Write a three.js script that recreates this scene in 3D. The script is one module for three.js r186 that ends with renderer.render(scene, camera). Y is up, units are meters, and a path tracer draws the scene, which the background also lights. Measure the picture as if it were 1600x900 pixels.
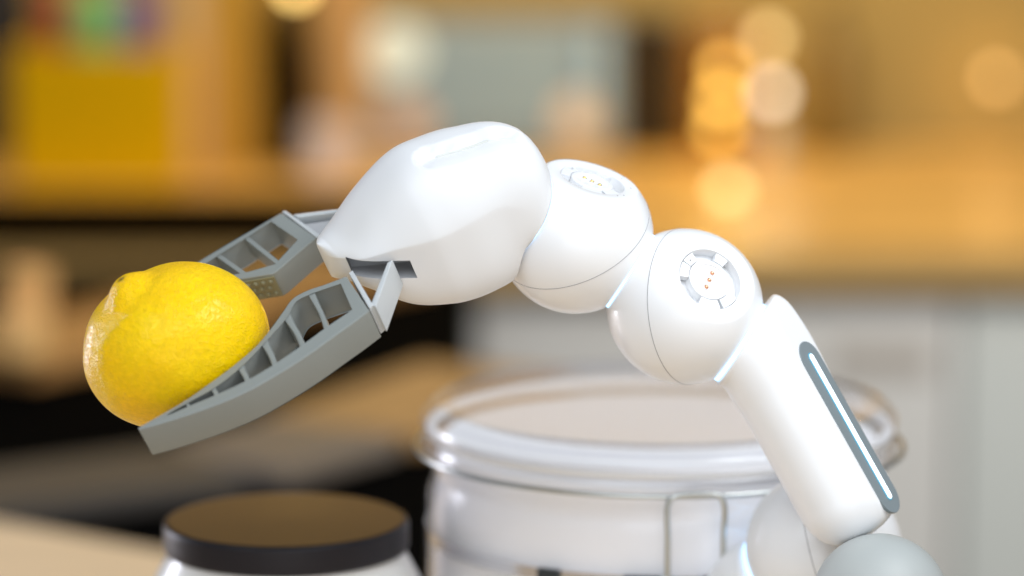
import * as THREE from 'three';
import { mergeGeometries, mergeVertices, toCreasedNormals } from 'three/addons/utils/BufferGeometryUtils.js';
import { RoundedBoxGeometry } from 'three/addons/geometries/RoundedBoxGeometry.js';
import { RectAreaLightUniformsLib } from 'three/addons/lights/RectAreaLightUniformsLib.js';
import { Brush, Evaluator, SUBTRACTION } from 'three-bvh-csg';

RectAreaLightUniformsLib.init();

// ------------------------------------------------------------------ camera
const D = 1.3, PITCH = THREE.MathUtils.degToRad(9.3), K = 1 / 4000;   // K: metres per photograph pixel at the arm
const scene = new THREE.Scene();
const camera = new THREE.PerspectiveCamera(2 * Math.atan(450 * K / D) * 180 / Math.PI, 16 / 9, 0.05, 60);
camera.position.set(0, D * Math.sin(PITCH), D * Math.cos(PITCH));
camera.lookAt(0, 0, 0);
camera.focus = D - 0.026;
camera.userData.fStop = camera.getFocalLength() / 36;                  // 36 mm wide aperture
scene.background = new THREE.Color(0.29, 0.315, 0.345);                 // the dim room around
const renderer = new THREE.WebGLRenderer({ antialias: true });
renderer.setSize(1024, 576);
renderer.toneMapping = THREE.LinearToneMapping;
renderer.toneMappingExposure = 1.0;
renderer.shadowMap.enabled = true;

const XV = new THREE.Vector3(1, 0, 0), YV = new THREE.Vector3(0, Math.cos(PITCH), -Math.sin(PITCH)), ZV = new THREE.Vector3(0, Math.sin(PITCH), Math.cos(PITCH));
const dv = (x, y, z) => new THREE.Vector3().addScaledVector(XV, x).addScaledVector(YV, y).addScaledVector(ZV, z);   // camera-aligned direction
const V = (px, py, z = 0) => { const s = (D - z * K) / D; return dv((px - 800) * K * s, (450 - py) * K * s, z * K); };
function onPlane(px, py, y) {                                          // where the sight line meets a level surface
  const p = V(px, py, 0), o = camera.position, d = p.clone().sub(o);
  return o.clone().addScaledVector(d, (y - o.y) / d.y);
}
const mpp = (p) => camera.position.clone().sub(p).dot(ZV) / D * K;     // metres per pixel at a point

// ------------------------------------------------------------------ lamps
function area(pos, target, w, h, color, intensity) {
  const l = new THREE.RectAreaLight(color, intensity, w, h);
  l.position.copy(pos); l.lookAt(target); scene.add(l);
  return l;
}
const ARM = V(900, 430, 0);
area(dv(0.44, 0.56, 0.40), ARM, 0.46, 0.40, new THREE.Color(0.93, 0.97, 1), 10);        // key, above right
area(dv(-0.95, 0.02, -0.72), V(400, 500), 0.13, 0.5, new THREE.Color(0.86, 0.87, 1), 30);  // cool light from the left, behind the arm
area(dv(-0.35, 0.75, 1.3), ARM, 1.5, 0.8, new THREE.Color(0.84, 0.92, 1), 3.4);         // room light behind the camera
area(dv(0.1, -0.28, 1.5), V(950, 600), 1.2, 0.5, new THREE.Color(0.88, 0.94, 1), 1.7);          // added low front fill, brightens the undersides of arm and jar
const WARM = new THREE.Color(1, 0.74, 0.34);
area(new THREE.Vector3(-0.1, 0.62, -2.25), new THREE.Vector3(-0.05, -0.15, -2.55), 1.7, 0.3, WARM, 9.2);   // strip under the wall cupboards
area(new THREE.Vector3(0.85, 0.32, -0.75), new THREE.Vector3(0.42, -0.5, -1.95), 0.7, 0.3, new THREE.Color(1, 0.95, 0.85), 17);   // added unseen fill, set low to brighten the cupboard fronts

// ------------------------------------------------------------------ helpers
let seed = 7;
const rnd = () => { seed = (seed * 1664525 + 1013904223) >>> 0; return seed / 4294967296; };
const lerp = (a, b, t) => a + (b - a) * t, clamp = (x, a, b) => Math.min(b, Math.max(a, x));
const smooth = (a, b, x) => { const t = clamp((x - a) / (b - a), 0, 1); return t * t * (3 - 2 * t); };
const used = {};
function numbered(n) { const k = used[n] = (used[n] ?? -1) + 1; return k ? n + '_' + String(k).padStart(3, '0') : n; }
function thing(name, label, category, pos, group) {
  const o = new THREE.Group(); o.name = numbered(name); o.position.copy(pos); scene.add(o);
  o.userData = { label, category }; if (group) o.userData.group = group;
  return o;
}
// geometry is written in world coordinates; a part takes it back to its thing's own place
function part(name, geo, mat, parent, label) {
  const m = new THREE.Mesh(geo, mat); m.name = name; m.castShadow = m.receiveShadow = true;
  let r = parent; while (r.parent && r.parent !== scene) r = r.parent;
  geo.translate(-r.position.x, -r.position.y, -r.position.z);
  parent.add(m); if (label) m.userData.label = label;
  return m;
}
function localPart(name, geo, mat, parent, pos) { const m = new THREE.Mesh(geo, mat); m.name = name; m.castShadow = m.receiveShadow = true; if (pos) m.position.set(...pos); parent.add(m); return m; }
function struct(name, geo, mat) { const m = new THREE.Mesh(geo, mat); m.name = name; m.receiveShadow = m.castShadow = true; m.userData = { kind: 'structure' }; scene.add(m); return m; }
const basisM = (x, y, z, p) => new THREE.Matrix4().makeBasis(x, y, z).setPosition(p);
// rows of rings of points -> closed surface
function loftRings(rows, capA = true, capB = true) {
  const n = rows[0].length, pos = [], idx = [];
  rows.forEach(r => r.forEach(p => pos.push(p.x, p.y, p.z)));
  for (let i = 0; i < rows.length - 1; i++) for (let j = 0; j < n; j++) {
    const a = i * n + j, b = i * n + (j + 1) % n, c = a + n, d = b + n;
    idx.push(a, b, c, b, d, c);
  }
  const cap = (row, off, flip) => {
    const c = new THREE.Vector3(); row.forEach(p => c.add(p)); c.divideScalar(n);
    const k = pos.length / 3; pos.push(c.x, c.y, c.z);
    for (let j = 0; j < n; j++) { const a = off + j, b = off + (j + 1) % n; flip ? idx.push(k, b, a) : idx.push(k, a, b); }
  };
  if (capA) cap(rows[0], 0, true);
  if (capB) cap(rows[rows.length - 1], (rows.length - 1) * n, false);
  const g = new THREE.BufferGeometry();
  g.setAttribute('position', new THREE.Float32BufferAttribute(pos, 3)); g.setIndex(idx);
  // make the faces look outwards
  let vol = 0; const A = new THREE.Vector3(), B = new THREE.Vector3(), C = new THREE.Vector3(), P = g.attributes.position;
  for (let i = 0; i < idx.length; i += 3) { A.fromBufferAttribute(P, idx[i]).sub(rows[0][0]); B.fromBufferAttribute(P, idx[i + 1]).sub(rows[0][0]); C.fromBufferAttribute(P, idx[i + 2]).sub(rows[0][0]); vol += A.dot(B.cross(C)); }
  if (vol < 0) { for (let i = 0; i < idx.length; i += 3) { const t = idx[i]; idx[i] = idx[i + 1]; idx[i + 1] = t; } g.setIndex(idx); }
  g.computeVertexNormals();
  return g;
}
function creased(g, a) { g.scale(2000, 2000, 2000); g = toCreasedNormals(g, a); g.scale(1 / 2000, 1 / 2000, 1 / 2000); return g; }
function hermite(keys, t) {                                             // smooth interpolation through rows [t, a, b, ...]
  let i = 0; while (i < keys.length - 2 && t > keys[i + 1][0]) i++;
  const k0 = keys[Math.max(0, i - 1)], k1 = keys[i], k2 = keys[i + 1], k3 = keys[Math.min(keys.length - 1, i + 2)];
  const h = k2[0] - k1[0], u = (t - k1[0]) / h;
  return k1.slice(1).map((_, c) => {
    const j = c + 1, m1 = k2 === k0 ? 0 : (k2[j] - k0[j]) / (k2[0] - k0[0]) * h, m2 = k3 === k1 ? 0 : (k3[j] - k1[j]) / (k3[0] - k1[0]) * h;
    return (2 * u ** 3 - 3 * u * u + 1) * k1[j] + (u ** 3 - 2 * u * u + u) * m1 + (-2 * u ** 3 + 3 * u * u) * k2[j] + (u ** 3 - u * u) * m2;
  });
}
// value noise
const hash3 = (x, y, z) => { let h = (Math.imul(x, 374761393) + Math.imul(y, 668265263) + Math.imul(z, 2147483647 ^ 0x5bd1e995)) | 0; h = Math.imul(h ^ (h >>> 13), 1274126177); h ^= h >>> 16; return (h >>> 0) / 4294967296; };
function noise3(x, y, z) {
  const xi = Math.floor(x), yi = Math.floor(y), zi = Math.floor(z), f = t => t * t * (3 - 2 * t), u = f(x - xi), v = f(y - yi), w = f(z - zi);
  const L = (dx, dy, dz) => hash3(xi + dx, yi + dy, zi + dz);
  return lerp(lerp(lerp(L(0, 0, 0), L(1, 0, 0), u), lerp(L(0, 1, 0), L(1, 1, 0), u), v), lerp(lerp(L(0, 0, 1), L(1, 0, 1), u), lerp(L(0, 1, 1), L(1, 1, 1), u), v), w);
}
function texture(w, h, fn, srgb) {
  const a = new Uint8Array(w * h * 4);
  for (let j = 0; j < h; j++) for (let i = 0; i < w; i++) { const c = fn(i / w, j / h), k = (j * w + i) * 4; a[k] = c[0]; a[k + 1] = c[1]; a[k + 2] = c[2]; a[k + 3] = 255; }
  const t = new THREE.DataTexture(a, w, h); t.magFilter = THREE.LinearFilter; t.minFilter = THREE.LinearMipmapLinearFilter; t.generateMipmaps = true; t.wrapS = t.wrapT = THREE.RepeatWrapping;
  if (srgb) t.colorSpace = THREE.SRGBColorSpace; t.needsUpdate = true; return t;
}
const std = (r, g, b, rough, extra = {}) => new THREE.MeshPhysicalMaterial({ color: new THREE.Color(r, g, b), roughness: rough, ...extra });
const glow = (r, g, b, k) => new THREE.MeshStandardMaterial({ color: new THREE.Color(r * 0.5, g * 0.5, b * 0.5), emissive: new THREE.Color(r, g, b), emissiveIntensity: k, roughness: 0.5 });

// fine moulded grain of the plastics
const grain = texture(256, 256, (u, v) => { const n = 128 + 60 * (noise3(u * 128, v * 128, 1) - 0.5) + 60 * (noise3(u * 64, v * 64, 5) - 0.5); return [n, n, n]; });
const wood = texture(1024, 512, (u, v) => {
  const w = noise3(u * 3, v * 26, 2) * 0.6 + noise3(u * 8, v * 90, 4) * 0.3 + noise3(u * 40, v * 220, 8) * 0.2, k = 0.78 + 0.32 * w;
  return [204 * k, 164 * k, 100 * k].map(x => clamp(x, 0, 255));
}, true);
const paleWood = texture(1024, 512, (u, v) => {
  const w = noise3(u * 3, v * 26, 12) * 0.6 + noise3(u * 8, v * 90, 14) * 0.3 + noise3(u * 40, v * 220, 18) * 0.2, k = 0.86 + 0.22 * w;
  return [224 * k, 196 * k, 160 * k].map(x => clamp(x, 0, 255));
}, true);
const M = {
  white: std(0.85, 0.85, 0.86, 0.34, { clearcoat: 0.3, clearcoatRoughness: 0.1 }),
  satin: std(0.75, 0.75, 0.76, 0.42, { clearcoat: 0.15, clearcoatRoughness: 0.35 }),
  detail: std(0.80, 0.81, 0.83, 0.3),
  grey: std(0.232, 0.248, 0.236, 0.42, { bumpMap: grain, bumpScale: 0.00002 }),
  greyLight: std(0.50, 0.52, 0.53, 0.42),
  slotGrey: std(0.42, 0.42, 0.43, 0.5),
  pad: std(0.22, 0.205, 0.12, 0.55),
  seam: std(0.36, 0.35, 0.36, 0.5),
  copper: std(0.95, 0.50, 0.30, 0.25, { metalness: 1 }),
  gold: std(0.95, 0.66, 0.25, 0.25, { metalness: 1 }),
  panel: std(0.20, 0.235, 0.25, 0.3),
  capGrey: std(0.40, 0.42, 0.41, 0.5),
  ring: glow(0.38, 0.66, 1, 2.4),
  strip: glow(0.86, 0.95, 1, 1.5),
  blueEdge: glow(0.14, 0.50, 0.72, 0.4),
};

// ------------------------------------------------------------------ the setting
const TABLE = -0.245, COUNTER = -0.275;
const tableMat = new THREE.MeshPhysicalMaterial({ map: paleWood, roughness: 0.45 });
const counterMat = new THREE.MeshPhysicalMaterial({ map: wood, color: new THREE.Color(1.0, 1.0, 0.95), roughness: 0.35 });
{
  // wooden table under the arm; its far edge runs aslant behind the jars
  const a = onPlane(0, 812, TABLE), b = onPlane(255, 858, TABLE), dir = b.clone().sub(a).normalize(), n = new THREE.Vector3(-dir.z, 0, dir.x);
  if (n.z < 0) n.negate();
  const s = new THREE.Shape(); s.moveTo(-1.2, 0); s.lineTo(1.6, 0); s.lineTo(1.6, 1.5); s.lineTo(-1.2, 1.5); s.closePath();
  const g = new THREE.ExtrudeGeometry(s, { depth: 0.03, bevelEnabled: true, bevelSize: 0.003, bevelThickness: 0.003, bevelSegments: 3, bevelOffset: -0.003 });
  const down = new THREE.Vector3(0, -1, 0), t = n.clone().cross(down).dot(dir) > 0 ? 1 : -1;
  g.applyMatrix4(basisM(dir, n, new THREE.Vector3().crossVectors(dir, n), new THREE.Vector3(a.x, 0, a.z)));
  g.computeBoundingBox(); g.translate(0, TABLE - g.boundingBox.max.y, 0);
  const uv = g.attributes.uv, p = g.attributes.position; for (let i = 0; i < uv.count; i++) uv.setXY(i, p.getX(i) * 1.1, p.getZ(i) * 1.6);
  const o = new THREE.Group(); o.name = 'table'; scene.add(o); o.position.set(a.x, TABLE, a.z);
  o.userData = { label: 'pale wooden table, its corner showing at the lower left beside the white jar', category: 'table' };
  part('table_top', g, tableMat, o);
}

// ------------------------------------------------------------------ the robot arm
const arm = thing('robot_arm', 'white jointed robot arm with ball joints holding a lemon in its grey gripper', 'robot arm', new THREE.Vector3(V(1140, 900, -300).x, TABLE, V(1140, 900, -300).z));
const P = (name, geo, mat, parent = arm, label) => part(name, geo, mat, parent, label);

// --- gripper head: a lens-shaped hood, lofted
const U0 = dv(-0.33, 0.80, 0.50).normalize(), S0 = (() => { const s = dv(0.42, -0.385, 0.82); return s.addScaledVector(U0, -s.dot(U0)).normalize(); })();
const CDIR = dv(0.78, -0.36, -0.5).normalize();                          // from the head into the first ball
const U1 = U0.clone().addScaledVector(CDIR, -U0.dot(CDIR)).normalize(), S1 = (() => { const s = S0.clone(); s.addScaledVector(CDIR, -s.dot(CDIR)).addScaledVector(U1, -s.dot(U1)); return s.normalize(); })();
const R_BALL = 122 * K, FLAT = 100 * K;
const ballA = V(899, 368, 0), ballB = V(1070, 479, 0);
const collarC = ballA.clone().addScaledVector(CDIR, -(FLAT + 3 * K));
const headKeys = [ // t, x, y, z, half width, dome, depth, dome exponent, bottom exponent, turn to collar
  [0.00, 513, 388, 92, 44, 15, 50, 0.75, 3.5, 0, 2],
  [0.15, 539, 379, 88, 74, 28, 72, 0.85, 4, 0, 2.1],
  [0.35, 581, 358, 82, 96, 58, 120, 0.85, 4.5, 0, 2.3],
  [0.55, 633, 339, 76, 113, 90, 138, 0.8, 4.5, 0, 2.5],
  [0.65, 664, 325, 72, 116, 101, 145, 0.78, 4.4, 0.02, 2.6],
  [0.75, 695, 309, 68, 116, 98, 150, 0.74, 4.2, 0.04, 2.7],
  [0.86, 744, 292, 62, 106, 96, 146, 0.66, 3.8, 0.14, 2.7],
  [0.95, 796, 308, 57, 86, 113, 98, 0.5, 2.6, 0.5, 2.3],
  [1.00, 821, 332, 50, 72, 70, 70, 0.5, 2, 1, 2]];
function headRing(t, wide = 1, shift = 0) {
  const [x, y, z, w, d, h, e, pb, beta, pt] = hermite(headKeys, t), N = 192, pts = [];
  const c = t > 0.999 ? collarC.clone() : V(x, y, z);
  const u = U0.clone().lerp(U1, beta).normalize(), s = S0.clone().lerp(S1, beta).normalize();
  for (let j = 0; j < N; j++) {
    const a = j / N * 2 * Math.PI, ca = Math.cos(a), sa = Math.sin(a);
    let S, U;
    if (sa >= 0) { S = w * Math.sign(ca) * Math.pow(Math.abs(ca), 2 / pt); U = d * Math.pow(sa, 2 * e); } else { S = w * Math.sign(ca) * Math.pow(Math.abs(ca), 2 / pb); U = -h * Math.pow(-sa, 2 / pb); }
    pts.push([S, U]);
  }
  for (let k = 0; k < 5; k++) { const q = pts.map(p => p.slice()); for (let j = 0; j < N; j++) { const a = q[(j + N - 1) % N], b = q[j], g = q[(j + 1) % N]; pts[j] = [0.25 * a[0] + 0.5 * b[0] + 0.25 * g[0], 0.25 * a[1] + 0.5 * b[1] + 0.25 * g[1]]; } }
  return pts.map(([S, U]) => c.clone().addScaledVector(s, S * wide * K).addScaledVector(u, U * (0.94 + 0.06 * wide) * K).addScaledVector(FWD, shift * K));
}
const FWD = V(509, 389, 92).sub(V(581, 359, 82)).normalize();
{
  const rows = [];
  for (let k = 1; k <= 16; k++) { const m = 0.85, a = k / 16 * m; rows.push(headRing(0, Math.sin(a) / Math.sin(m), 13 * (Math.cos(a) - Math.cos(m)) / (1 - Math.cos(m)))); }
  for (let i = 1; i <= 110; i++) rows.push(headRing(i / 110));
  let g = loftRings(rows);
  // shallow stadium recess on the crown
  const pos = g.attributes.position, nor = g.attributes.normal, q = new THREE.Vector3(), view = camera.position;
  const pick = (px, py) => { let best = 1e9, hit = null; const n = new THREE.Vector3(); for (let i = 0; i < pos.count; i++) { q.fromBufferAttribute(pos, i); n.fromBufferAttribute(nor, i); if (n.dot(view.clone().sub(q)) < 0) continue; const r = q.clone().sub(view), zz = -r.dot(ZV), x = 800 + r.dot(XV) / zz * D / K, y = 450 - r.dot(YV) / zz * D / K, e = (x - px) ** 2 + (y - py) ** 2; if (e < best) { best = e; hit = q.clone(); } } return hit; };
  const path = [0, 0.2, 0.4, 0.6, 0.8, 1].map(t => pick(lerp(674, 782, t), lerp(244, 214, t))), segs = path.slice(1).map((b, i) => new THREE.Line3(path[i], b)), near = new THREE.Vector3(), n = new THREE.Vector3();
  for (let i = 0; i < pos.count; i++) {
    q.fromBufferAttribute(pos, i); let dd = 1e9, far = 0; for (const sg of segs) { sg.closestPointToPoint(q, true, near); const e = q.distanceTo(near) / K; if (e < dd) { dd = e; far = near.sub(q).dot(S0) / K; } }
    if (dd > 40) continue;
    n.fromBufferAttribute(nor, i); q.addScaledVector(n, -clamp(10 + far * 0.42, 0, 21) * K * (1 - smooth(22, 27, dd))); pos.setXYZ(i, q.x, q.y, q.z);
  }
  g.computeVertexNormals();
  const line = [0, 0.17, 0.33, 0.5, 0.67, 0.83, 1].map(t => pick(lerp(679, 764, t), lerp(242, 221, t)));
  for (let k = 0; k < 4; k++) { const o = line.map(v => v.clone()); for (let i = 1; i < 6; i++) line[i].copy(o[i]).multiplyScalar(0.5).addScaledVector(o[i - 1], 0.25).addScaledVector(o[i + 1], 0.25); }
  const lineGeo = new THREE.TubeGeometry(new THREE.CatmullRomCurve3(line), 40, 3.0 * K, 8, false);
  // opening in the side where the near finger comes out
  g.deleteAttribute('uv');
  const corner = V(595, 413, 128), e1 = V(645, 418, 128).sub(V(552, 427, 136)).normalize();
  const e2 = U0.clone(), e3 = new THREE.Vector3().crossVectors(e1, e2).normalize();
  const box = new THREE.BoxGeometry(96 * K, 33 * K, 56 * K); box.deleteAttribute('uv'); box.applyMatrix4(basisM(e1, e2, e3, corner));
  const A = new Brush(g, M.satin), B = new Brush(box, M.slotGrey); A.updateMatrixWorld(); B.updateMatrixWorld();
  const ev = new Evaluator(); ev.attributes = ['position', 'normal']; ev.useGroups = true;
  const r = ev.evaluate(A, B, SUBTRACTION);
  const head = P('gripper_head', r.geometry, r.material);
  P('crown_slot', lineGeo, std(0.62, 0.62, 0.58, 0.5), head);
}

// --- ball joints
function ball(c, port, flats, seamN, pinMat, pinDir, radius = R_BALL) {
  const k = radius / 122, n = port.clone().normalize();
  const ex = XV.clone().addScaledVector(n, -XV.dot(n)).normalize(), ey = new THREE.Vector3().crossVectors(n, ex);
  const prof = [], yf = Math.sqrt(122 * 122 - 75 * 75), th = Math.acos(yf / 122);
  for (let i = 0; i <= 110; i++) { const a = Math.PI - (Math.PI - th) * i / 110; prof.push(new THREE.Vector2(122 * Math.sin(a) * (i ? 1 : 0), 122 * Math.cos(a))); }
  for (const [r, y] of [[73.5, yf + 0.7], [71.5, yf + 1], [53, yf + 1], [51.6, yf + 0.4], [51, yf - 1], [50.5, yf - 17], [34.5, yf - 17], [34, yf - 3], [33.3, yf - 1.6], [32, yf - 1.2], [27, yf - 1.2], [26, yf - 3], [25, yf - 3.4], [0, yf - 3.4]]) prof.push(new THREE.Vector2(r, y));
  let g = new THREE.LatheGeometry(prof.map(v => v.multiplyScalar(k)), 192);
  g.deleteAttribute('uv'); g.deleteAttribute('normal'); g = mergeVertices(g, 1e-6);
  const F = basisM(ex, n, ey.clone().negate(), c); g.applyMatrix4(F);
  const p = g.attributes.position, q = new THREE.Vector3();
  for (let i = 0; i < p.count; i++) {
    q.fromBufferAttribute(p, i).sub(c);
    for (const f of flats) { const d = q.dot(f), lim = FLAT; if (d > lim - 2 * K) { const x = (d - lim) / K, y = x < -2 ? x : x > 2 ? 0 : -((2 - x) ** 2) / 8; q.addScaledVector(f, (y - x) * K); } }
    q.add(c); p.setXYZ(i, q.x, q.y, q.z);
  }
  g = creased(g, 0.6);
  const joint = P('ball_joint', g, M.white);
  const tor = new THREE.TorusGeometry(122 * k, 0.65 * k, 8, 200);
  tor.applyQuaternion(new THREE.Quaternion().setFromUnitVectors(new THREE.Vector3(0, 0, 1), seamN.clone().normalize())); tor.translate(c.x, c.y, c.z);
  P('seam', tor, M.seam, joint);
  if (pinMat) {
    const put = (g, h) => g.applyMatrix4(basisM(ex, ey, n, c.clone().addScaledVector(n, (yf + h) * k)));
    for (const [a0, a1] of [[50, 76], [124, 150], [152, 184], [246, 290], [296, 332]]) {
      const s = new THREE.Shape(), r0 = a0 * Math.PI / 180, r1 = a1 * Math.PI / 180;
      s.absarc(0, 0, 50.2 * k, r0, r1, false); s.absarc(0, 0, 35 * k, r1, r0, true); s.closePath();
      const t = new THREE.ExtrudeGeometry(s, { depth: 11 * k, bevelEnabled: true, bevelSize: 0.8 * k, bevelThickness: 0.8 * k, bevelSegments: 2, bevelOffset: -0.8 * k, curveSegments: 10 });
      P('bayonet_tab', put(t, -12.9), M.detail, joint);
    }
    for (let i = -1; i <= 1; i++) {
      const d = pinDir.clone().addScaledVector(n, -pinDir.dot(n)).normalize();
      const s = new THREE.SphereGeometry(3.3 * k, 16, 12); const at = c.clone().addScaledVector(n, (yf - 3) * k).addScaledVector(d, i * 14 * k);
      s.translate(at.x, at.y, at.z); P('contact_pin', s, pinMat, joint);
      const t = new THREE.TorusGeometry(4.4 * k, 0.9 * k, 8, 20); t.applyMatrix4(basisM(ex, ey, n, at.clone().addScaledVector(n, 0.0))); P('pin_collar', t, M.detail, joint);
    }
    for (const [r, a] of [[62, 5], [61, 38], [60, -35], [58, -48], [42, 140]]) {
      const s = new THREE.CylinderGeometry(1.3 * k, 1.3 * k, 1 * k, 12); s.rotateX(Math.PI / 2); s.translate(r * k * Math.cos(a * Math.PI / 180), r * k * Math.sin(a * Math.PI / 180), 0);
      P('pin_hole', put(s, 0.75), M.seam, joint);
    }
  }
  return joint;
}
const AB = dv(0.838, -0.544, 0).normalize();
const jA = ball(ballA, dv(0.27, 0.89, 0.37), [AB, CDIR.clone().negate()], dv(-0.36, 0.73, 0.585), M.gold, dv(0.75, -0.55, 0.3));
const jB = ball(ballB, dv(0.36, 0.44, 0.82), [AB.clone().negate(), AB], dv(0.86, 0.06, 0.51), M.copper, dv(-0.45, -0.89, 0.4));
function lightRing(c, n, r, h, parent, spots = 0.002) {
  const g = new THREE.CylinderGeometry(r * K, r * K, h * K, 96, 1, true); g.applyQuaternion(new THREE.Quaternion().setFromUnitVectors(new THREE.Vector3(0, 1, 0), n)); g.translate(c.x, c.y, c.z);
  P('light_ring', g, M.ring, parent);
  const core = new THREE.CylinderGeometry((r - 2) * K, (r - 2) * K, (h + 6) * K, 64); core.applyQuaternion(new THREE.Quaternion().setFromUnitVectors(new THREE.Vector3(0, 1, 0), n)); core.translate(c.x, c.y, c.z);
  P('joint_axle', core, M.detail, parent);
}
lightRing(ballA.clone().add(ballB).multiplyScalar(0.5), AB, 67, 5, jA);
lightRing(ballA.clone().addScaledVector(CDIR, -(FLAT + 1.5 * K)), CDIR, 68.5, 4, jA);
const faceC = ballB.clone().addScaledVector(AB, FLAT + 3 * K);
lightRing(faceC, AB, 70, 7, jB);

// --- link tube with the lit panel
{
  const ax = dv(0.49, -0.872, 0).normalize(), fa = 31 * Math.PI / 180, O0 = V(1236, 628, 0);
  const r0 = dv(0.872, 0.49, 0).normalize(), nf = r0.clone().multiplyScalar(Math.cos(fa)).addScaledVector(ZV, Math.sin(fa)), cross = new THREE.Vector3().crossVectors(nf, ax);
  const keys = [ // t, x, y, in-plane angle, R, Rz, facet
    [0, 1160, 535, 58, 62, 60, 1], [0.02, 1161, 534, 58.5, 77, 73, 1], [0.06, 1170, 532, 60.5, 83, 77, 1], [0.12, 1184, 543, 58, 86, 78, 1], [0.2, 1200, 565, 51, 84, 77, 1], [0.28, 1218, 594, 40, 79, 76, 1], [0.36, 1236, 628, 29.3, 76, 76, 1],
    [0.6, 1275, 697, 29.3, 76, 76, 1], [0.84, 1313, 765, 29.3, 76, 76, 1], [0.92, 1330, 795, 29.3, 74, 74, 1], [0.97, 1345, 822, 29.3, 58, 60, 1], [0.99, 1351, 832, 29.3, 38, 40, 1], [1, 1354, 838, 29.3, 10, 10, 1]];
  const rows = [];
  for (let i = 0; i <= 120; i++) {
    const t = i / 120, [x, y, ang, R, Rz, fc] = hermite(keys, t), c = V(x, y, 0), r = dv(Math.cos(ang * Math.PI / 180), Math.sin(ang * Math.PI / 180), 0), ring = [];
    for (let j = 0; j < 144; j++) {
      const a = j / 144 * 2 * Math.PI, pw = v => Math.sign(v) * Math.pow(Math.abs(v), 2 / 2.25);
      const q3 = c.clone().addScaledVector(r, R * pw(Math.cos(a)) * K).addScaledVector(ZV, Rz * pw(Math.sin(a)) * K);
      const d = q3.clone().sub(O0).dot(nf) / K, lim = 67, soft = 3;
      if (d > lim - soft) { const e = d - lim; q3.addScaledVector(nf, ((e > soft ? 0 : -((soft - e) ** 2) / (4 * soft)) - e) * K); }
      ring.push(q3);
    }
    rows.push(ring);
  }
  const tube = P('link_tube', loftRings(rows), M.white);
  const stadium = (a0, a1, w, depth, lift, hole) => {
    const s = new THREE.Shape(); s.moveTo(a0 + w, -w); s.lineTo(a1 - w, -w); s.absarc(a1 - w, 0, w, -Math.PI / 2, Math.PI / 2, false); s.lineTo(a0 + w, w); s.absarc(a0 + w, 0, w, Math.PI / 2, Math.PI * 1.5, false);
    const g = new THREE.ExtrudeGeometry(s, { depth, bevelEnabled: true, bevelSize: 0.8, bevelThickness: 0.8, bevelSegments: 2, bevelOffset: -0.8, curveSegments: 20 });
    g.scale(K, K, K); g.applyMatrix4(basisM(ax, cross, nf, O0.clone().addScaledVector(nf, (67 + lift) * K))); return g;
  };
  const pan = P('side_panel', stadium(-75, 227, 32, 4, -3, 0), M.panel, tube);
  P('strip_edge', stadium(-55, 206, 8.6, 1, 1.4, 0), M.blueEdge, pan);
  P('light_strip', stadium(-53, 204, 6.4, 1.2, 2.2, 0), M.strip, pan);
}

// --- lower ball, stem, base and the grey end cap
{
  const lc = V(1287, 857, -180), k = 122 * (D + 180 * K) / D * K, c3 = dv(-0.75, -0.5, -0.43).normalize();
  const j = ball(lc, dv(0.2, -0.3, -0.95), [], dv(0.94, 0.25, 0.25), null, null, k);
  const rc = lc.clone().addScaledVector(c3, k * 0.83);
  const ringG = new THREE.TorusGeometry(72 * K, 3.2 * K, 12, 96); ringG.applyQuaternion(new THREE.Quaternion().setFromUnitVectors(new THREE.Vector3(0, 0, 1), c3)); ringG.translate(rc.x, rc.y, rc.z);
  P('light_ring', ringG, M.ring, j);
  const rows = [], foot = new THREE.Vector3(arm.position.x, TABLE + 0.03, arm.position.z), d0 = c3, d1 = new THREE.Vector3(0, -1, 0);
  const curve = new THREE.CubicBezierCurve3(rc.clone().addScaledVector(c3, 2 * K), rc.clone().addScaledVector(c3, 60 * K), foot.clone().add(new THREE.Vector3(0, 0.05, 0)), foot);
  for (let i = 0; i <= 50; i++) {
    const t = i / 50, c = curve.getPoint(t), tn = curve.getTangent(t), a = new THREE.Vector3().crossVectors(tn, ZV).normalize(), b = new THREE.Vector3().crossVectors(tn, a), ring = [];
    const R = (t < 0.1 ? 66 + 14 * Math.sqrt(1 - (1 - t / 0.1) ** 2) : lerp(80, 98, t)) * K;
    for (let m = 0; m < 96; m++) { const th = m / 96 * 2 * Math.PI; ring.push(c.clone().addScaledVector(a, R * Math.cos(th)).addScaledVector(b, R * Math.sin(th))); }
    rows.push(ring);
  }
  P('base_stem', loftRings(rows), M.white);
  const bp = [[0, 0.032], [0.036, 0.032], [0.046, 0.029], [0.052, 0.022], [0.054, 0.012], [0.054, 0.001], [0.0535, 0], [0, 0]].map(v => new THREE.Vector2(...v));
  const bg = new THREE.LatheGeometry(bp, 96); bg.translate(foot.x, TABLE, foot.z); P('base', bg, M.white);
  const cc = V(1375, 941, 70), prof = [];
  for (let i = 0; i <= 60; i++) { const a = Math.PI * i / 60; prof.push(new THREE.Vector2(Math.max(0, 106 * Math.sin(a)) * K, -106 * Math.cos(a) * (a < Math.PI / 2 ? 0.7 : 1) * K)); }
  const cg = new THREE.LatheGeometry(prof, 128); cg.applyQuaternion(new THREE.Quaternion().setFromUnitVectors(new THREE.Vector3(0, 1, 0), dv(0.1, 0.35, 0.93).normalize())); cg.translate(cc.x, cc.y, cc.z);
  P('end_cap', cg, M.capGrey, arm, 'matt grey domed end cap in front of the tube foot');
}

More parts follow.
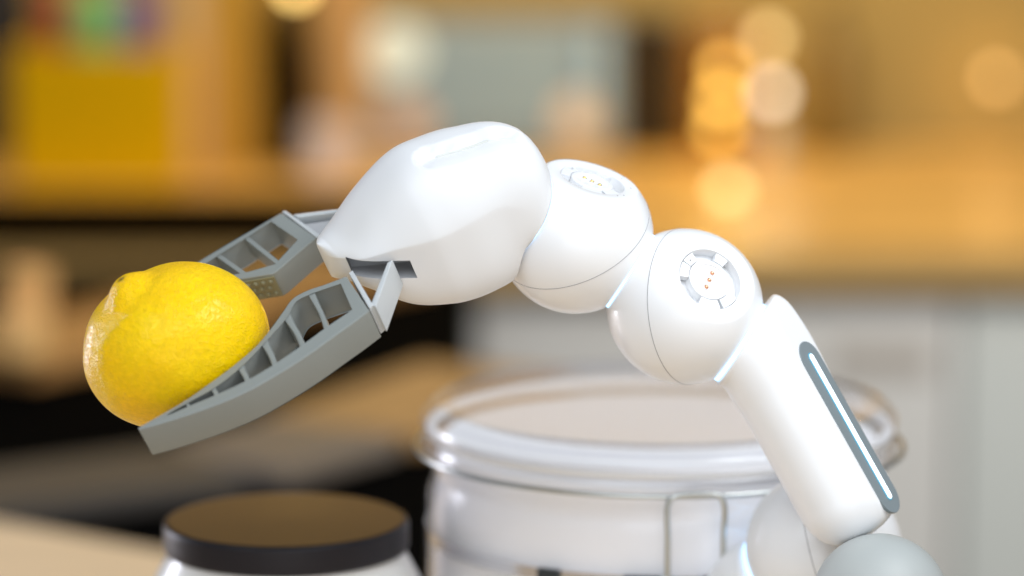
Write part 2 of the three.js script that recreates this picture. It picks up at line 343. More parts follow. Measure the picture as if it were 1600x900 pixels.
// --- fingers: ribbed frames lying in the plane of the gripper
const UF = dv(-0.28, 0.68, 0.68).normalize(), EX = XV.clone().addScaledVector(UF, -XV.dot(UF)).normalize(), EY = new THREE.Vector3().crossVectors(UF, EX);
function plane(P0, depth) {
  const to2 = ([px, py]) => { const o = camera.position, d = V(px, py, 0).sub(o), t = P0.clone().sub(o).dot(UF) / d.dot(UF), h = o.clone().addScaledVector(d, t).sub(P0); return new THREE.Vector2(h.dot(EX), h.dot(EY)); };
  const mat = (lift = 0) => basisM(EX, EY, UF, P0.clone().addScaledVector(UF, lift * K));
  // prism between the top plane (lowered by top) and top + thick below it
  const prism = (pts, top, thick, bevel = 1.5, holes = [], spline = false) => {
    const mk = (C, q) => { const v = q.map(to2), s = new C(); s.moveTo(v[0].x, v[0].y); v.slice(1).forEach(p => s.lineTo(p.x, p.y)); s.closePath(); return s; };
    const s = mk(THREE.Shape, pts); holes.forEach(h => s.holes.push(mk(THREE.Path, h)));
    let g = new THREE.ExtrudeGeometry(s, { depth: (thick - 2 * bevel) * K, bevelEnabled: bevel > 0, bevelSize: bevel * K, bevelThickness: bevel * K, bevelSegments: 3, bevelOffset: -bevel * K, curveSegments: 8 });
    g.applyMatrix4(mat(-top - thick + bevel));
    g.deleteAttribute('normal'); g = creased(g, 0.62);
    const uv = g.attributes.uv, p = g.attributes.position; for (let i = 0; i < uv.count; i++) uv.setXY(i, (p.getX(i) + p.getY(i) * 0.7) * 60, (p.getZ(i) + p.getY(i) * 0.7) * 60);
    return g;
  };
  return { to2, mat, prism };
}
const curveThrough = (pts, n) => new THREE.CatmullRomCurve3(pts.map(p => new THREE.Vector3(p[0], p[1], 0)), false, 'centripetal').getPoints(n).map(v => [v.x, v.y]);
{
  const f = plane(V(553, 424, 160), 60);
  const inner = curveThrough([[215, 668], [243, 652], [291, 624], [329, 597], [368, 568], [404, 536], [424, 511], [442, 486], [456, 467], [478, 454], [510, 443], [541, 431]], 50);
  const outer = curveThrough([[577, 485], [552, 504], [521, 526], [482, 554], [435, 584], [387, 611], [339, 632], [291, 649], [243, 664], [217, 671]], 40);
  const hole = [...curveThrough([[252, 655], [265, 644], [291, 629], [334, 605], [375, 573], [411, 536], [447, 495], [461, 471], [483, 459], [534, 441]], 40), ...curveThrough([[553, 484], [512, 512], [478, 537], [435, 567], [392, 593], [339, 618], [296, 636], [262, 651]], 36)];
  const fr = P('finger', f.prism([...inner, ...outer], 0, 60, 2.2, [hole]), M.grey, arm, 'near grey ribbed gripper finger');
  for (const [a, b, w, w2] of [[[485, 455], [513, 519], 6, 5.5], [[446, 490], [477, 547], 7, 6.5], [[411, 530], [432, 578], 7, 5.5], [[374, 569], [389, 605], 6.5, 5], [[331, 601], [339, 628], 5.5, 4.5], [[290, 624], [293, 643], 4, 3.6]]) {
    const dx = b[0] - a[0], dy = b[1] - a[1], l = Math.hypot(dx, dy), nx = -dy / l, ny = dx / l, m = [(a[0] + b[0]) / 2 - nx * 2, (a[1] + b[1]) / 2];
    const side = s => [[a[0] + nx * w * s, a[1] + ny * w * s], [lerp(a[0], b[0], 0.2) + nx * w * 0.72 * s, lerp(a[1], b[1], 0.2) + ny * w * 0.72 * s], [m[0] + nx * w * 0.62 * s, m[1] + ny * w * 0.62 * s], [lerp(a[0], b[0], 0.85) + nx * w2 * 0.75 * s, lerp(a[1], b[1], 0.85) + ny * w2 * 0.75 * s], [b[0] + nx * w2 * s, b[1] + ny * w2 * s]];
    P('rib', f.prism([...curveThrough(side(1), 10), ...curveThrough(side(-1), 10).reverse()], 1.5, 52, 1), M.grey, fr);
  }
  // pale rear plate and the bar that runs into the head
  P('rear_plate', f.prism([[545, 427], [551, 423], [583, 477], [577, 482]], -1, 58, 1.2), M.greyLight, fr);
  P('finger_bar', f.prism([[605, 410], [613, 406], [587, 479], [579, 476]], 0, 56, 1.5), M.greyLight, fr);
}
{
  const f = plane(V(553, 424, 65), 52);
  const outerE = curveThrough([[212, 560], [222, 500], [255, 450], [300, 415], [350, 384], [400, 355], [439, 332]], 40), innerE = curveThrough([[494, 371], [470, 391], [432, 424]], 12).concat(curveThrough([[425, 428], [395, 433], [360, 440], [320, 462], [270, 510], [225, 575]], 24));
  const h1 = [[424, 345], [467, 374], [433, 409], [388, 372]], h2 = [[381, 373], [428, 413], [389, 425], [347, 393]], h3 = [[339, 398], [381, 427], [350, 433], [318, 452], [296, 428]];
  const all = [[424, 344], [468, 374], [431, 414], [389, 426], [350, 434], [318, 453], [268, 500], [246, 500], [262, 465], [300, 425], [340, 398], [383, 371]];
  const fr = P('finger', f.prism([...outerE, ...innerE], 0, 52, 2.2, [all]), M.grey, arm, 'far grey ribbed gripper finger with a dotted pad');
  for (const [a, b] of [[[383, 369], [437, 412]], [[338, 396], [386, 430]], [[300, 424], [330, 450]]]) {
    const dx = b[0] - a[0], dy = b[1] - a[1], l = Math.hypot(dx, dy), nx = -dy / l * 3.6, ny = dx / l * 3.6;
    P('rib', f.prism([[a[0] + nx, a[1] + ny], [b[0] + nx, b[1] + ny], [b[0] - nx, b[1] - ny], [a[0] - nx, a[1] - ny]], 1.5, 36, 1), M.grey, fr);
  }
  P('rear_plate', f.prism([[441, 331], [446, 329], [500, 367], [495, 372]], -1, 50, 1.2), M.greyLight, fr);
  P('finger_bar', f.prism([[458, 335], [530, 326], [540, 330], [466, 340]], 0, 44, 1), M.greyLight, fr);
  P('inner_bar', f.prism([[470, 344], [540, 333], [560, 372], [498, 366]], 10, 20, 1), M.slotGrey, fr);
  // dotted pad on the gripping face
  const w = ([px, py], drop) => { const q = f.to2([px, py]); return new THREE.Vector3(q.x, q.y, -drop * K).applyMatrix4(f.mat(0)); };
  const c0 = w([425, 428], 0), c1 = w([362, 439], 0), along = c1.clone().sub(c0), len = along.length() / K; along.normalize();
  let out = new THREE.Vector3().crossVectors(along, UF).normalize(); if (out.dot(ZV) < 0) out.negate();
  const pg = new RoundedBoxGeometry((len + 4) * K, 44 * K, 3 * K, 3, 1.2 * K);
  const mid = c0.clone().addScaledVector(along, len / 2 * K).addScaledVector(UF, -27 * K).addScaledVector(out, 0.6 * K);
  pg.applyMatrix4(basisM(along, new THREE.Vector3().crossVectors(out, along), out, mid));
  const pad = P('grip_pad', pg, M.pad, fr);
  for (let i = 0; i < 5; i++) for (let k = 0; k < 3; k++) {
    const s = new THREE.SphereGeometry(4.4 * K, 14, 10), at = c0.clone().addScaledVector(along, (7 + i * 12.5 + (k % 2) * 6) * K).addScaledVector(UF, -(14 + k * 13) * K).addScaledVector(out, 1.6 * K);
    s.translate(at.x, at.y, at.z); P('grip_bump', s, M.pad, fr);
  }
}

// ------------------------------------------------------------------ the lemon
{
  const c = V(275, 540, 122), g = new THREE.SphereGeometry(1, 360, 240), p = g.attributes.position, uv = g.attributes.uv, q = new THREE.Vector3();
  const e1 = dv(0.93, 0.37, 0), e2 = dv(-0.37, 0.93, 0), N = dv(-0.55, 0.72, 0.42).normalize();
  // turn the poles of the ball's grid away from the viewer
  const t1 = new THREE.Vector3().crossVectors(N, ZV).normalize(), t2 = new THREE.Vector3().crossVectors(N, t1);
  for (let i = 0; i < p.count; i++) {
    q.fromBufferAttribute(p, i);
    const d = new THREE.Vector3().addScaledVector(t1, q.x).addScaledVector(N, q.y).addScaledVector(t2, q.z), th = Math.acos(clamp(q.y, -1, 1)), az = Math.atan2(q.z, q.x);
    const x = d.dot(e1), y = d.dot(e2), z = d.dot(ZV);
    let r = 1 / Math.sqrt((x / 145) ** 2 + (y / 126) ** 2 + (z / 132) ** 2);
    r += 15 * Math.exp(-((th / 0.23) ** 2)) - 3.2 * Math.exp(-(((th - 0.38 - 0.05 * Math.sin(az * 2)) / 0.13) ** 2));
    r -= 3 * Math.exp(-((th / 0.06) ** 2));
    r += 1.3 * (noise3(d.x * 3 + 5, d.y * 3 + 5, d.z * 3 + 5) - 0.5) * 2;
    p.setXYZ(i, c.x + d.x * r * K, c.y + d.y * r * K, c.z + d.z * r * K);
  }
  g.computeVertexNormals();
  const W = 1536, H = 768, dir = (u, v) => { const th = (1 - v) * Math.PI, ph = u * 2 * Math.PI; return [-Math.cos(ph) * Math.sin(th), Math.cos(th), Math.sin(ph) * Math.sin(th)]; };
  const pores = texture(W, H, (u, v) => {
    const [x, y, z] = dir(u, v), f = 46; let best = 9;
    const X = x * f + 50, Y = y * f + 50, Z = z * f + 50, xi = Math.floor(X), yi = Math.floor(Y), zi = Math.floor(Z);
    for (let a = -1; a <= 1; a++) for (let b = -1; b <= 1; b++) for (let k = -1; k <= 1; k++) {
      const dx = xi + a + hash3(xi + a, yi + b, zi + k) - X, dy = yi + b + hash3(xi + a + 91, yi + b, zi + k) - Y, dz = zi + k + hash3(xi + a, yi + b + 57, zi + k) - Z; const dd = dx * dx + dy * dy + dz * dz; if (dd < best) best = dd;
    }
    const s = 200 - 110 * Math.exp(-best / 0.10) + 60 * (noise3(x * 14 + 9, y * 14 + 9, z * 14 + 9) - 0.5); return [s, s, s].map(t => clamp(t, 0, 255));
  });
  const col = texture(768, 384, (u, v) => {
    const [x, y, z] = dir(u, v), n = noise3(x * 3 + 4, y * 3 + 4, z * 3 + 4), m = noise3(x * 22 + 4, y * 22 + 4, z * 22 + 4), stem = Math.exp(-((Math.acos(clamp(y, -1, 1)) / 0.045) ** 2)), warm = Math.exp(-((Math.acos(clamp(y, -1, 1)) / 0.25) ** 2));
    const k = 0.95 + 0.07 * m - 0.55 * stem; return [252 * k, (lerp(197, 210, n) - 10 * warm) * k, lerp(0, 6, m) * k].map(t => clamp(t, 0, 255));
  }, true);
  const m = new THREE.Mesh(g.translate(-c.x, -c.y, -c.z), new THREE.MeshPhysicalMaterial({ map: col, bumpMap: pores, bumpScale: 0.0008, roughness: 0.2, specularIntensity: 0.45 }));
  m.name = 'lemon'; m.position.copy(c); m.castShadow = m.receiveShadow = true; scene.add(m);
  m.userData = { label: 'bright yellow lemon gripped between the two grey fingers', category: 'lemon' };
}

// ------------------------------------------------------------------ jars behind the arm
{
  // white jar with a black lid
  const top = V(447, 810, -480), R = 192 * mpp(top), H = top.y - TABLE, o = thing('storage_jar', 'white jar with a glossy black lid, standing at the lower left', 'jar', new THREE.Vector3(top.x, TABLE, top.z));
  const L = (pts) => new THREE.LatheGeometry(pts.map(v => new THREE.Vector2(...v)), 128);
  localPart('jar_body', L([[0, 0], [R * 1.02, 0], [R * 1.10, 0.006], [R * 1.13, 0.03], [R * 1.13, H - 0.040], [R * 1.10, H - 0.028], [R * 1.0, H - 0.018], [R * 0.95, H - 0.014], [R * 0.94, H - 0.008], [0, H - 0.008]]), std(0.84, 0.83, 0.81, 0.25), o);
  const lid = localPart('lid', L([[R * 0.9, H - 0.0125], [R * 0.99, H - 0.0125], [R, H - 0.011], [R, H - 0.0022], [R * 0.992, H - 0.0008], [R * 0.975, H - 0.0003], [R * 0.96, H - 0.0006], [0, H - 0.0006]]), std(0.016, 0.014, 0.018, 0.4, { specularIntensity: 0.5 }), o);
  localPart('lid_top', L([[0, H - 0.0004], [R * 0.955, H - 0.0004], [R * 0.955, H - 0.0001], [0, H + 0.0002]]), std(0.045, 0.025, 0.020, 0.32), lid);  // brown of the reflected room is mixed into the black lid colour
}
{
  // big clip-top glass jar full of flour
  const top = V(1030, 622, -640), R = 362 * mpp(top), H = top.y - TABLE, o = thing('glass_jar', 'large clip-top glass jar of white flour behind the robot arm', 'jar', new THREE.Vector3(top.x, TABLE, top.z));
  const L = (pts) => new THREE.LatheGeometry(pts.map(v => new THREE.Vector2(...v)), 160);
  const glass = new THREE.MeshPhysicalMaterial({ color: new THREE.Color(0.98, 0.98, 1), transmission: 1, thickness: 0, roughness: 0.2, ior: 1.5 });
  const wire = std(0.55, 0.57, 0.56, 0.3, { metalness: 1 });
  const h1 = H - 0.027;
  localPart('jar_glass', L([[0, 0.001], [R * 0.92, 0.001], [R, 0.012], [R, h1 - 0.014], [R * 0.97, h1 - 0.006], [R * 0.985, h1], [R * 1.02, h1 + 0.004], [R * 1.02, h1 + 0.012], [R * 0.97, h1 + 0.014]]), glass, o);
  localPart('flour', L([[0, 0.004], [R * 0.9, 0.004], [R * 0.965, 0.014], [R * 0.968, h1 - 0.014], [R * 0.945, h1 - 0.005], [R * 0.955, h1 + 0.004], [R * 0.955, h1 + 0.008], [R * 0.93, h1 + 0.0105], [R * 0.6, h1 + 0.0115], [R * 0.3, h1 + 0.0105], [0, h1 + 0.0115]]), std(0.94, 0.93, 0.92, 0.9), o);
  localPart('glass_lid', L([[R * 0.95, h1 + 0.0155], [R * 1.02, h1 + 0.0158], [R * 1.03, h1 + 0.018], [R * 1.025, h1 + 0.0205], [R * 1.005, h1 + 0.023], [R * 0.995, H - 0.005], [R * 0.98, H - 0.0015], [R * 0.94, H], [R * 0.88, H - 0.003], [R * 0.85, H - 0.005], [0, H - 0.005]]), glass, o);
  localPart('rubber_seal', new THREE.TorusGeometry(R * 0.985, 0.0026, 10, 160).rotateX(Math.PI / 2).translate(0, h1 + 0.0148, 0), std(0.84, 0.82, 0.80, 0.6), o);
  localPart('neck_wire', new THREE.TorusGeometry(R * 1.05, 0.0012, 10, 200).rotateX(Math.PI / 2).translate(0, h1 + 0.007, 0), wire, o);
  const tube = (pts, r = 0.0013) => new THREE.TubeGeometry(new THREE.CatmullRomCurve3(pts.map(p => new THREE.Vector3(...p)), false, 'centripetal'), 60, r, 10);
  const zf = R * 1.065, yb = h1 - 0.029;
  localPart('clasp_wire', tube([[-0.001, yb, zf], [-0.001, h1 - 0.01, zf + 0.001], [-0.001, h1 + 0.004, zf + 0.001], [0.001, h1 + 0.0075, zf + 0.001], [0.011, h1 + 0.0085, zf], [0.020, h1 + 0.0075, zf - 0.001], [0.022, h1 + 0.004, zf - 0.001], [0.022, h1 - 0.01, zf - 0.002], [0.022, yb, zf - 0.002]]), wire, o);
  localPart('clasp_lever', tube([[-0.004, yb + 0.002, zf + 0.001], [0.006, yb - 0.004, zf + 0.004], [0.016, yb - 0.004, zf + 0.004], [0.025, yb + 0.002, zf]], 0.0022), wire, o);
  const band = new THREE.CylinderGeometry(R * 1.008, R * 1.008, 0.005, 160, 1, true, 0, 2 * Math.PI).translate(0, yb - 0.001, 0);
  localPart('steel_band', band, std(0.62, 0.62, 0.66, 0.2, { metalness: 1 }), o);
  for (const [a, w] of [[-0.50, 0.010], [-0.10, 0.017], [0.20, 0.012]]) localPart('band_clip', new RoundedBoxGeometry(w, 0.0056, 0.003, 2, 0.0006).translate(0, yb - 0.001, R * 1.012).rotateY(a), std(0.05, 0.06, 0.07, 0.3, { metalness: 0.6 }), o);
}

// ------------------------------------------------------------------ the kitchen behind
const CF = onPlane(800, 397, COUNTER).z, CB = CF - 0.86;                 // front and back of the worktop
const wallMat = std(0.33, 0.235, 0.085, 0.9, { specularIntensity: 0.2 });
struct('wall', new THREE.BoxGeometry(5, 2.6, 0.1).translate(0, 0.2, CB - 0.05), wallMat);
struct('floor', new THREE.BoxGeometry(8, 0.05, 7).translate(0, -1.2, -1.5), std(0.16, 0.13, 0.10, 0.6));
const atC = (px, py) => onPlane(px, py, COUNTER);
const boxAt = (px0, px1, pyTop, pyBase, depth) => {                       // a block standing on the worktop, from its edges in the photograph
  const a = atC(px0, pyBase), b = atC(px1, pyBase), m = mpp(a), h = (pyBase - pyTop) * m / Math.cos(PITCH);
  return { base: new THREE.Vector3((a.x + b.x) / 2, COUNTER, a.z), w: b.x - a.x, h, depth, m };
};
const rbox = (w, h, d, x, y, z, r = 0.004) => new RoundedBoxGeometry(w, h, d, 3, Math.min(r, w / 2.1, h / 2.1, d / 2.1)).translate(x, y, z);
{
  const x0 = -2.0, x1 = 2.0, o = thing('kitchen_counter', 'long wooden worktop over pale grey cupboards along the back wall', 'counter', new THREE.Vector3(0, -1.17, CF - 0.43));
  const top = new THREE.BoxGeometry(x1 - x0, 0.034, 0.86); const uv = top.attributes.uv, p = top.attributes.position; for (let i = 0; i < uv.count; i++) uv.setXY(i, p.getX(i) * 0.8, p.getZ(i) * 1.4 + p.getY(i));
  localPart('worktop', top, counterMat, o, [0, COUNTER + 1.17 - 0.017, 0]);
  const xl = atC(735, 430).x, cab = std(0.74, 0.72, 0.69, 0.45), hgt = COUNTER + 1.17 - 0.034;
  localPart('cabinet_body', new THREE.BoxGeometry(x1 - xl, hgt - 0.1, 0.74), std(0.55, 0.53, 0.49, 0.6), o, [(x1 + xl) / 2, (hgt + 0.1) / 2 - 0.005, -0.03]);
  const xd = atC(1542, 430).x;
  localPart('cabinet_door', rbox(xd - xl - 0.006, hgt - 0.14, 0.022, 0, 0, 0, 0.003), cab, o, [(xd + xl) / 2, (hgt + 0.10) / 2 - 0.005, 0.36]);
  localPart('cabinet_door', rbox(0.5, hgt - 0.14, 0.022, 0, 0, 0, 0.003), std(0.66, 0.68, 0.65, 0.45), o, [xd + 0.253, (hgt + 0.10) / 2 - 0.005, 0.36]);
  localPart('door_label', rbox(170 * 0.0006, 0.032, 0.003, 0, 0, 0, 0.001), std(0.46, 0.41, 0.36, 0.5), o, [atC(1415, 430).x, COUNTER + 1.17 - 0.115, 0.373]);
}
const BLACK = -0.285;
{
  // black worktop on the left with a wooden board across it
  const a = onPlane(735, 470, BLACK), b = onPlane(660, 900, BLACK), s = new THREE.Shape();
  s.moveTo(-2.2, -(CF + 0.03)); s.lineTo(a.x, -(CF + 0.03)); s.lineTo(b.x, -b.z); s.lineTo(b.x - 0.02, -(b.z + 0.2)); s.lineTo(-2.2, -(b.z + 0.2)); s.closePath();
  const g = new THREE.ExtrudeGeometry(s, { depth: 0.04, bevelEnabled: true, bevelSize: 0.003, bevelThickness: 0.003, bevelOffset: -0.003, bevelSegments: 2 }); g.rotateX(-Math.PI / 2); g.translate(0, BLACK - 0.043, 0);
  const o = thing('black_worktop', 'matt black worktop stretching away behind the lemon and the jars', 'worktop', new THREE.Vector3(a.x - 0.4, BLACK - 0.9, b.z - 0.4));
  part('worktop', g, std(0.002, 0.002, 0.002, 0.95, { specularIntensity: 0.01 }), o);
  const body = new THREE.BoxGeometry(1.6, 0.84, 0.9).translate(a.x - 0.95, BLACK - 0.48, b.z - 0.4); part('cabinet_body', body, std(0.02, 0.019, 0.018, 0.6), o);
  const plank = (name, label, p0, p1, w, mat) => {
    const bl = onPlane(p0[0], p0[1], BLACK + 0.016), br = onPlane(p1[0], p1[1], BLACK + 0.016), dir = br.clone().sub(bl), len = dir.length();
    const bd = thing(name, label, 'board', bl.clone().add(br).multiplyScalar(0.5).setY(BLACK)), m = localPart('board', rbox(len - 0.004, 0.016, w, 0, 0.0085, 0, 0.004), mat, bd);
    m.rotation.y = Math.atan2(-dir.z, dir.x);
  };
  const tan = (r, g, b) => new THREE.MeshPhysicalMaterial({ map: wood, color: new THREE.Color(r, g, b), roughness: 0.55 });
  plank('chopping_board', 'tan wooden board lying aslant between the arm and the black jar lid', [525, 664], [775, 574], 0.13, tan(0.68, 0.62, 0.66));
  plank('shaded_board_left', 'left end of the board, its colour darkened for fading light, running to the left edge under the lemon', [-120, 776], [330, 718], 0.12, std(0.05, 0.042, 0.036, 0.6));  // light falloff put into the plank colour, darkest section
  plank('shaded_board_mid', 'middle of the board, its colour dulled for fading light, between the darkened end and the tan part', [330, 718], [525, 664], 0.12, std(0.15, 0.12, 0.095, 0.6));  // half-dark section, carries the painted falloff on towards the tan plank
  plank('long_board', 'long brown wooden board at the left edge carrying two cream cups, passing behind the lemon', [-60, 556], [330, 470], 0.15, tan(0.75, 0.60, 0.50));
  plank('brown_board', 'short dark brown board showing between the two gripper fingers', [330, 470], [600, 410], 0.13, tan(0.42, 0.32, 0.24));
  const hob = thing('hob', 'flat black hob set into the wooden worktop at the left', 'hob', new THREE.Vector3(atC(230, 360).x, COUNTER, CF - 0.2));
  localPart('hob_glass', rbox(0.86, 0.008, 0.37, 0, 0.0045, 0, 0.003), std(0.004, 0.0025, 0.001, 0.9, { specularIntensity: 0.02 }), hob);
  const blobs = [[46, 500, 70], [36, 568, 90]];  // rounded shapes added where blurred highlights fall
  for (const [px, py, w] of blobs) {
    const at = onPlane(px, py, BLACK + 0.0175), mm = mpp(at), r = w * mm / 2, c = thing('cup', px > 40 ? 'cream cup shape added for a blurred highlight at the left edge, the farther of the two on the black worktop' : 'cream cup shape added for a blurred highlight at the left edge, the nearer of the two on the black worktop', 'cup', at.clone());
    localPart('blob_body', new THREE.LatheGeometry([[0, 0.001], [r * 0.7, 0.001], [r * 0.85, 0.006], [r, 0.025], [r * 1.02, 0.042], [r * 0.95, 0.042], [r * 0.9, 0.025], [r * 0.7, 0.008], [0, 0.007]].map(v => new THREE.Vector2(...v)), 48), std(0.92, 0.54, 0.20, 0.5), c);
  }
}
{
  // yellow box with bright things in it
  const b = boxAt(22, 276, 82, 292, 0.16), o = thing('storage_box', 'yellow open storage box on the counter at the upper left', 'box', b.base.clone().add(new THREE.Vector3(0, 0, -0.08)));
  const y = std(0.58, 0.34, 0.0, 0.85, { specularIntensity: 0.15 }), t = 0.004, W = b.w, H = b.h, Z = 0.16;
  localPart('front_panel', rbox(W, H, t, 0, H / 2, Z / 2, 0.002), y, o); localPart('rear_panel', rbox(W, H, t, 0, H / 2, -Z / 2, 0.002), y, o);
  localPart('side_panel', rbox(t, H, Z - 0.006, -W / 2 + t / 2, H / 2, 0, 0.002), y, o); localPart('side_panel', rbox(t, H, Z - 0.006, W / 2 - t / 2, H / 2, 0, 0.002), y, o);
  localPart('bottom_panel', rbox(W - 0.01, t, Z - 0.008, 0, 0.004, 0, 0.001), y, o);
  const pos = px => (px - 149) * b.m;
  for (const [px, r, h, col, label] of [[138, 38, 0.066, [0.16, 0.42, 0.14], 'green bottle standing in the yellow box'], [205, 30, 0.066, [0.16, 0.10, 0.28], 'purple bottle standing in the yellow box'], [80, 22, 0.07, [0.32, 0.03, 0.015], 'dark red bottle standing in the yellow box']]) {
    const rr = r * b.m, hh = H + h, bt = thing('bottle', label, 'bottle', o.position.clone().add(new THREE.Vector3(pos(px), 0.007, 0)));
    localPart('bottle_body', new THREE.LatheGeometry([[0, 0], [rr * 0.95, 0], [rr, 0.004], [rr, hh * 0.86], [rr * 0.8, hh * 0.93], [rr * 0.4, hh * 0.97], [0, hh * 0.97]].map(v => new THREE.Vector2(...v)), 40), std(...col, 0.35), bt);
    localPart('cap', new THREE.CylinderGeometry(rr * 0.42, rr * 0.42, 0.03, 24), std(...col.map(v => v * 0.7), 0.4), bt, [0, hh + 0.006, 0]);
  }
}
{
  const mk = (name, label, cat, px0, px1, pyT, pyB, d) => { const b = boxAt(px0, px1, pyT, pyB, d); const o = thing(name, label, cat, b.base.clone().add(new THREE.Vector3(0, 0, -d / 2))); return { o, ...b }; };
  // dark speaker-like block at the far left corner
  { const { o, w, h } = mk('black_canister', 'black canister behind the yellow box at the top left corner', 'canister', -60, 50, -60, 250, 0.08);
    localPart('canister_body', new THREE.CylinderGeometry(w / 2, w / 2, h, 48).translate(0, h / 2, 0), std(0.012, 0.012, 0.016, 0.4), o); localPart('lid', new THREE.CylinderGeometry(w / 2.1, w / 2.1, 0.02, 48).translate(0, h + 0.011, 0), std(0.02, 0.02, 0.02, 0.4), o); }
  { const { o, w, h } = mk('cardboard_box', 'tall tan carton beside the yellow box', 'box', 280, 405, -120, 268, 0.08);
    localPart('carton', rbox(w, h, 0.08, 0, h / 2, 0, 0.003), std(0.38, 0.22, 0.035, 0.8, { specularIntensity: 0.2 }), o); localPart('carton_label', rbox(w * 0.32, h * 0.99, 0.003, -w * 0.33, h / 2, 0.0412, 0.001), std(0.55, 0.38, 0.20, 0.7), o); }
  { const { o, w, h } = mk('pepper_mill', 'tall dark bottle between the tan carton and the brown cupboard', 'bottle', 402, 480, 10, 264, 0.04); const r = w / 2;
    localPart('bottle_body', new THREE.LatheGeometry([[0, 0], [r, 0], [r, h * 0.7], [r * 0.92, h * 0.76], [r * 0.75, h * 0.8], [r * 0.72, h * 0.93], [r * 0.3, h], [0, h]].map(v => new THREE.Vector2(...v)), 40), std(0.004, 0.002, 0.001, 0.8, { specularIntensity: 0.05 }), o); localPart('cap', new THREE.CylinderGeometry(r * 0.5, r * 0.5, 0.01, 24).translate(0, h + 0.004, 0), std(0.02, 0.015, 0.01, 0.4), o); }
  { const { o, w, h } = mk('mug', 'pale lilac mug in front of the brown canister', 'mug', 470, 540, 195, 285, 0.05); const r = w / 2;
    localPart('mug_body', new THREE.LatheGeometry([[0, 0.001], [r * 0.85, 0.001], [r, 0.006], [r, h], [r * 0.93, h], [r * 0.9, 0.008], [0, 0.008]].map(v => new THREE.Vector2(...v)), 48), std(0.56, 0.50, 0.52, 0.35), o);
    localPart('handle', new THREE.TorusGeometry(h * 0.28, 0.0035, 10, 30).translate(r + 0.006, h * 0.5, 0), std(0.56, 0.50, 0.52, 0.35), o); }
  { const { o, w, h } = mk('brown_canister', 'tall brown canister behind the lilac mug', 'canister', 485, 580, -80, 250, 0.07);
    localPart('canister_body', new THREE.CylinderGeometry(w / 2, w / 2, h, 48).translate(0, h / 2, 0), std(0.44, 0.26, 0.10, 0.5), o); localPart('lid', new THREE.CylinderGeometry(w / 1.95, w / 1.95, 0.02, 48).translate(0, h + 0.011, 0), std(0.35, 0.2, 0.08, 0.5), o); }
  { const { o, w, h } = mk('microwave', 'grey microwave oven with a glass door and dark control side', 'microwave', 578, 1068, 30, 243, 0.28), Z = 0.14, dw = w * 0.775;
    localPart('casing', rbox(w, h, 0.27, 0, h / 2, -0.006, 0.006), std(0.10, 0.08, 0.06, 0.4), o);
    localPart('door', rbox(dw, h * 0.94, 0.014, -w / 2 + dw / 2 + 0.003, h / 2, Z - 0.008, 0.004), std(0.23, 0.30, 0.36, 0.5), o);
    localPart('door_window', rbox(dw * 0.72, h * 0.66, 0.004, -w / 2 + dw * 0.5, h * 0.48, Z + 0.0015, 0.002), std(0.21, 0.30, 0.39, 0.4), o);
    localPart('control_side', rbox(w - dw - 0.008, h * 0.94, 0.012, w / 2 - (w - dw) / 2, h / 2, Z - 0.009, 0.003), std(0.022, 0.015, 0.008, 0.6, { specularIntensity: 0.2 }), o);
    localPart('handle', rbox(0.014, h * 0.6, 0.014, -w / 2 + dw * 0.93, h * 0.6, Z + 0.012, 0.006), std(0.30, 0.50, 0.80, 0.3), o);
    for (const [u, v, r, c] of [[0.10, 0.76, 0.036, [0.70, 0.84, 0.90]], [0.16, 0.24, 0.026, [0.60, 0.42, 0.32]], [0.86, 0.27, 0.028, [0.62, 0.50, 0.40]]]) {
      const mg = thing('fridge_magnet', u < 0.12 ? 'pale green round magnet on the microwave door, top left' : u < 0.5 ? 'pinkish round magnet low on the left of the microwave door' : 'tan round magnet low on the right of the microwave door', 'magnet', o.position.clone().add(new THREE.Vector3(-w / 2 + dw * u, h * v, Z + 0.004)));
      localPart('magnet', new THREE.CylinderGeometry(r, r, 0.004, 40).rotateX(Math.PI / 2).translate(0, 0, 0.003), std(...c, 0.5), mg);
      localPart('magnet_back', new THREE.CylinderGeometry(r * 0.8, r * 0.8, 0.002, 40).rotateX(Math.PI / 2), std(0.1, 0.1, 0.1, 0.5), mg);
    } }
  { const { o, w, h } = mk('olive_bottle', 'dark olive bottle at the right of the golden bulbs', 'bottle', 1262, 1338, 20, 243, 0.06); const r = w / 2;
    localPart('bottle_body', new THREE.LatheGeometry([[0, 0], [r, 0], [r, h * 0.72], [r * 0.7, h * 0.82], [r * 0.35, h * 0.9], [r * 0.35, h], [0, h]].map(v => new THREE.Vector2(...v)), 40), std(0.16, 0.10, 0.02, 0.4), o); localPart('cap', new THREE.CylinderGeometry(r * 0.4, r * 0.4, 0.018, 24).translate(0, h + 0.008, 0), std(0.1, 0.07, 0.02, 0.4), o); }
  // jar of glowing bulbs added for the golden highlights of a shiny object
  const lamp = (pos, rgb, k, r, parent, power) => {
    const g = new THREE.SphereGeometry(r, 20, 14); const m = localPart('lamp_bulb', g, glow(...rgb, k), parent, pos.toArray());
    const l = new THREE.PointLight(new THREE.Color(...rgb), power); l.position.copy(pos); l.shadow.radius = r / 0.02; l.castShadow = true; parent.add(l); return m;
  };
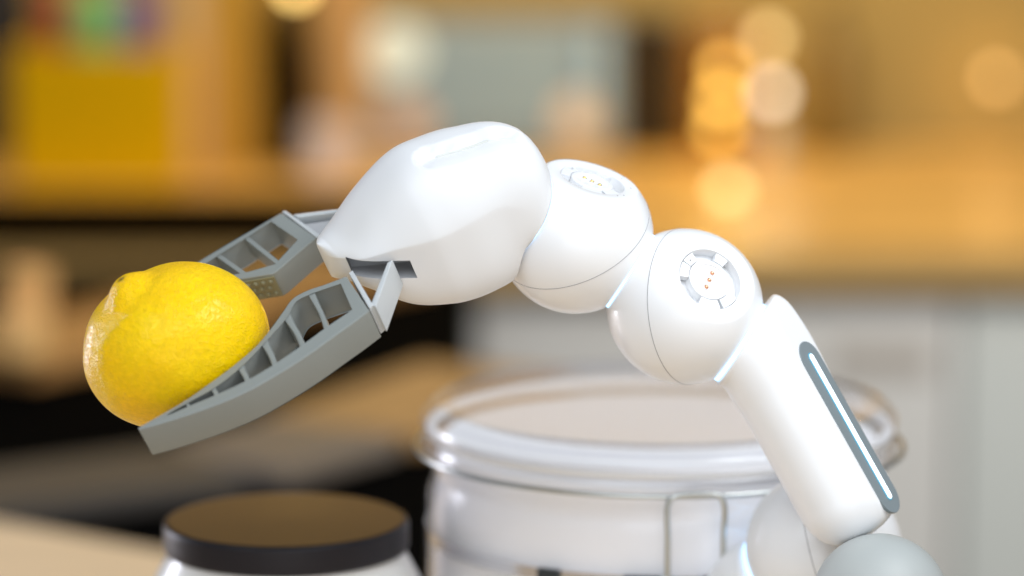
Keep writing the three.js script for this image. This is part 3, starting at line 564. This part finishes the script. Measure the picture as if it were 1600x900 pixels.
  { const { o, w, h, m } = mk('highlight_jar', 'glass jar of small bulbs added for golden highlights beside the microwave', 'highlight', 1072, 1192, 40, 262, 0.08); const r = w / 2;
    localPart('jar_glass', new THREE.LatheGeometry([[0, 0.001], [r, 0.001], [r, h * 0.86], [r * 0.8, h * 0.93], [r * 0.8, h]].map(v => new THREE.Vector2(...v)), 48), new THREE.MeshPhysicalMaterial({ color: 0xffe6b0, transmission: 1, thickness: 0, roughness: 0.05 }), o);
    localPart('wire_stem', new THREE.CylinderGeometry(0.012, 0.02, h * 0.9, 20).translate(0, h * 0.45 + 0.002, -r * 0.4), std(0.14, 0.08, 0.015, 0.6), o);
    for (const [px, py] of [[1132, 112], [1126, 160], [1124, 206]]) lamp(new THREE.Vector3((px - 1132) * m, (262 - py) * m, 0.01), [1, 0.76, 0.28], 3.6, 0.0105, o, 0.015); }
  { const { o, w, h, m } = mk('table_lamp', 'small lamp with a white bulb on a grey stand and a golden bulb added for a highlight', 'lamp', 1180, 1236, 60, 268, 0.05);
    localPart('stand', new THREE.LatheGeometry([[0, 0.001], [w * 0.42, 0.001], [w * 0.42, 0.006], [w * 0.3, 0.02], [w * 0.26, h * 0.38], [0, h * 0.4]].map(v => new THREE.Vector2(...v)), 32), std(0.50, 0.42, 0.32, 0.4), o);
    localPart('stem', new THREE.CylinderGeometry(0.005, 0.006, h * 0.6, 16).translate(-0.003, h * 0.7, -0.012), std(0.5, 0.36, 0.16, 0.4, { metalness: 0.6 }), o);
    lamp(new THREE.Vector3(0, (268 - 148) * m, 0.006), [1, 0.86, 0.66], 3.5, 0.0105, o, 0.012);
    lamp(new THREE.Vector3(-8 * m, (268 - 62) * m, 0.006), [1, 0.72, 0.32], 2.8, 0.0105, o, 0.012); }  // second bulb added in place of a golden highlight
  { const at = atC(1138, 322), o = thing('glint', 'small glowing tealight added for a lamp reflection on the wooden worktop', 'reflection', at);  // glowing bulb added to stand for a reflection in the worktop
    localPart('holder', new THREE.LatheGeometry([[0, 0.001], [0.013, 0.001], [0.015, 0.012], [0.013, 0.012], [0.012, 0.004], [0, 0.004]].map(v => new THREE.Vector2(...v)), 32), std(0.8, 0.6, 0.35, 0.4), o);
    lamp(new THREE.Vector3(0, 0.016, 0), [1, 0.74, 0.32], 3.2, 0.011, o, 0.012); }
  { const p = V(1556, 122, 0), d = p.clone().sub(camera.position), t = (CB + 0.02 - camera.position.z) / d.z, at = camera.position.clone().addScaledVector(d, t), o = thing('wall_lamp', 'little amber lamp on the wall at the upper right', 'lamp', at);
    localPart('mount', new THREE.CylinderGeometry(0.012, 0.014, 0.016, 24).rotateX(Math.PI / 2).translate(0, 0, -0.012), std(0.4, 0.3, 0.15, 0.5), o);
    lamp(new THREE.Vector3(0, 0, 0.006), [1, 0.58, 0.20], 2.6, 0.009, o, 0.01); }
  { const at = V(462, -22, -8600), o = thing('pendant_lamp', 'golden pendant bulb just reaching in at the top edge', 'lamp', at);
    localPart('cord', new THREE.CylinderGeometry(0.003, 0.003, 0.5, 12).translate(0, 0.26, 0), std(0.05, 0.04, 0.03, 0.5), o);
    lamp(new THREE.Vector3(0, 0, 0), [1, 0.66, 0.2], 6, 0.010, o, 0.03); }
}
renderer.render(scene, camera);
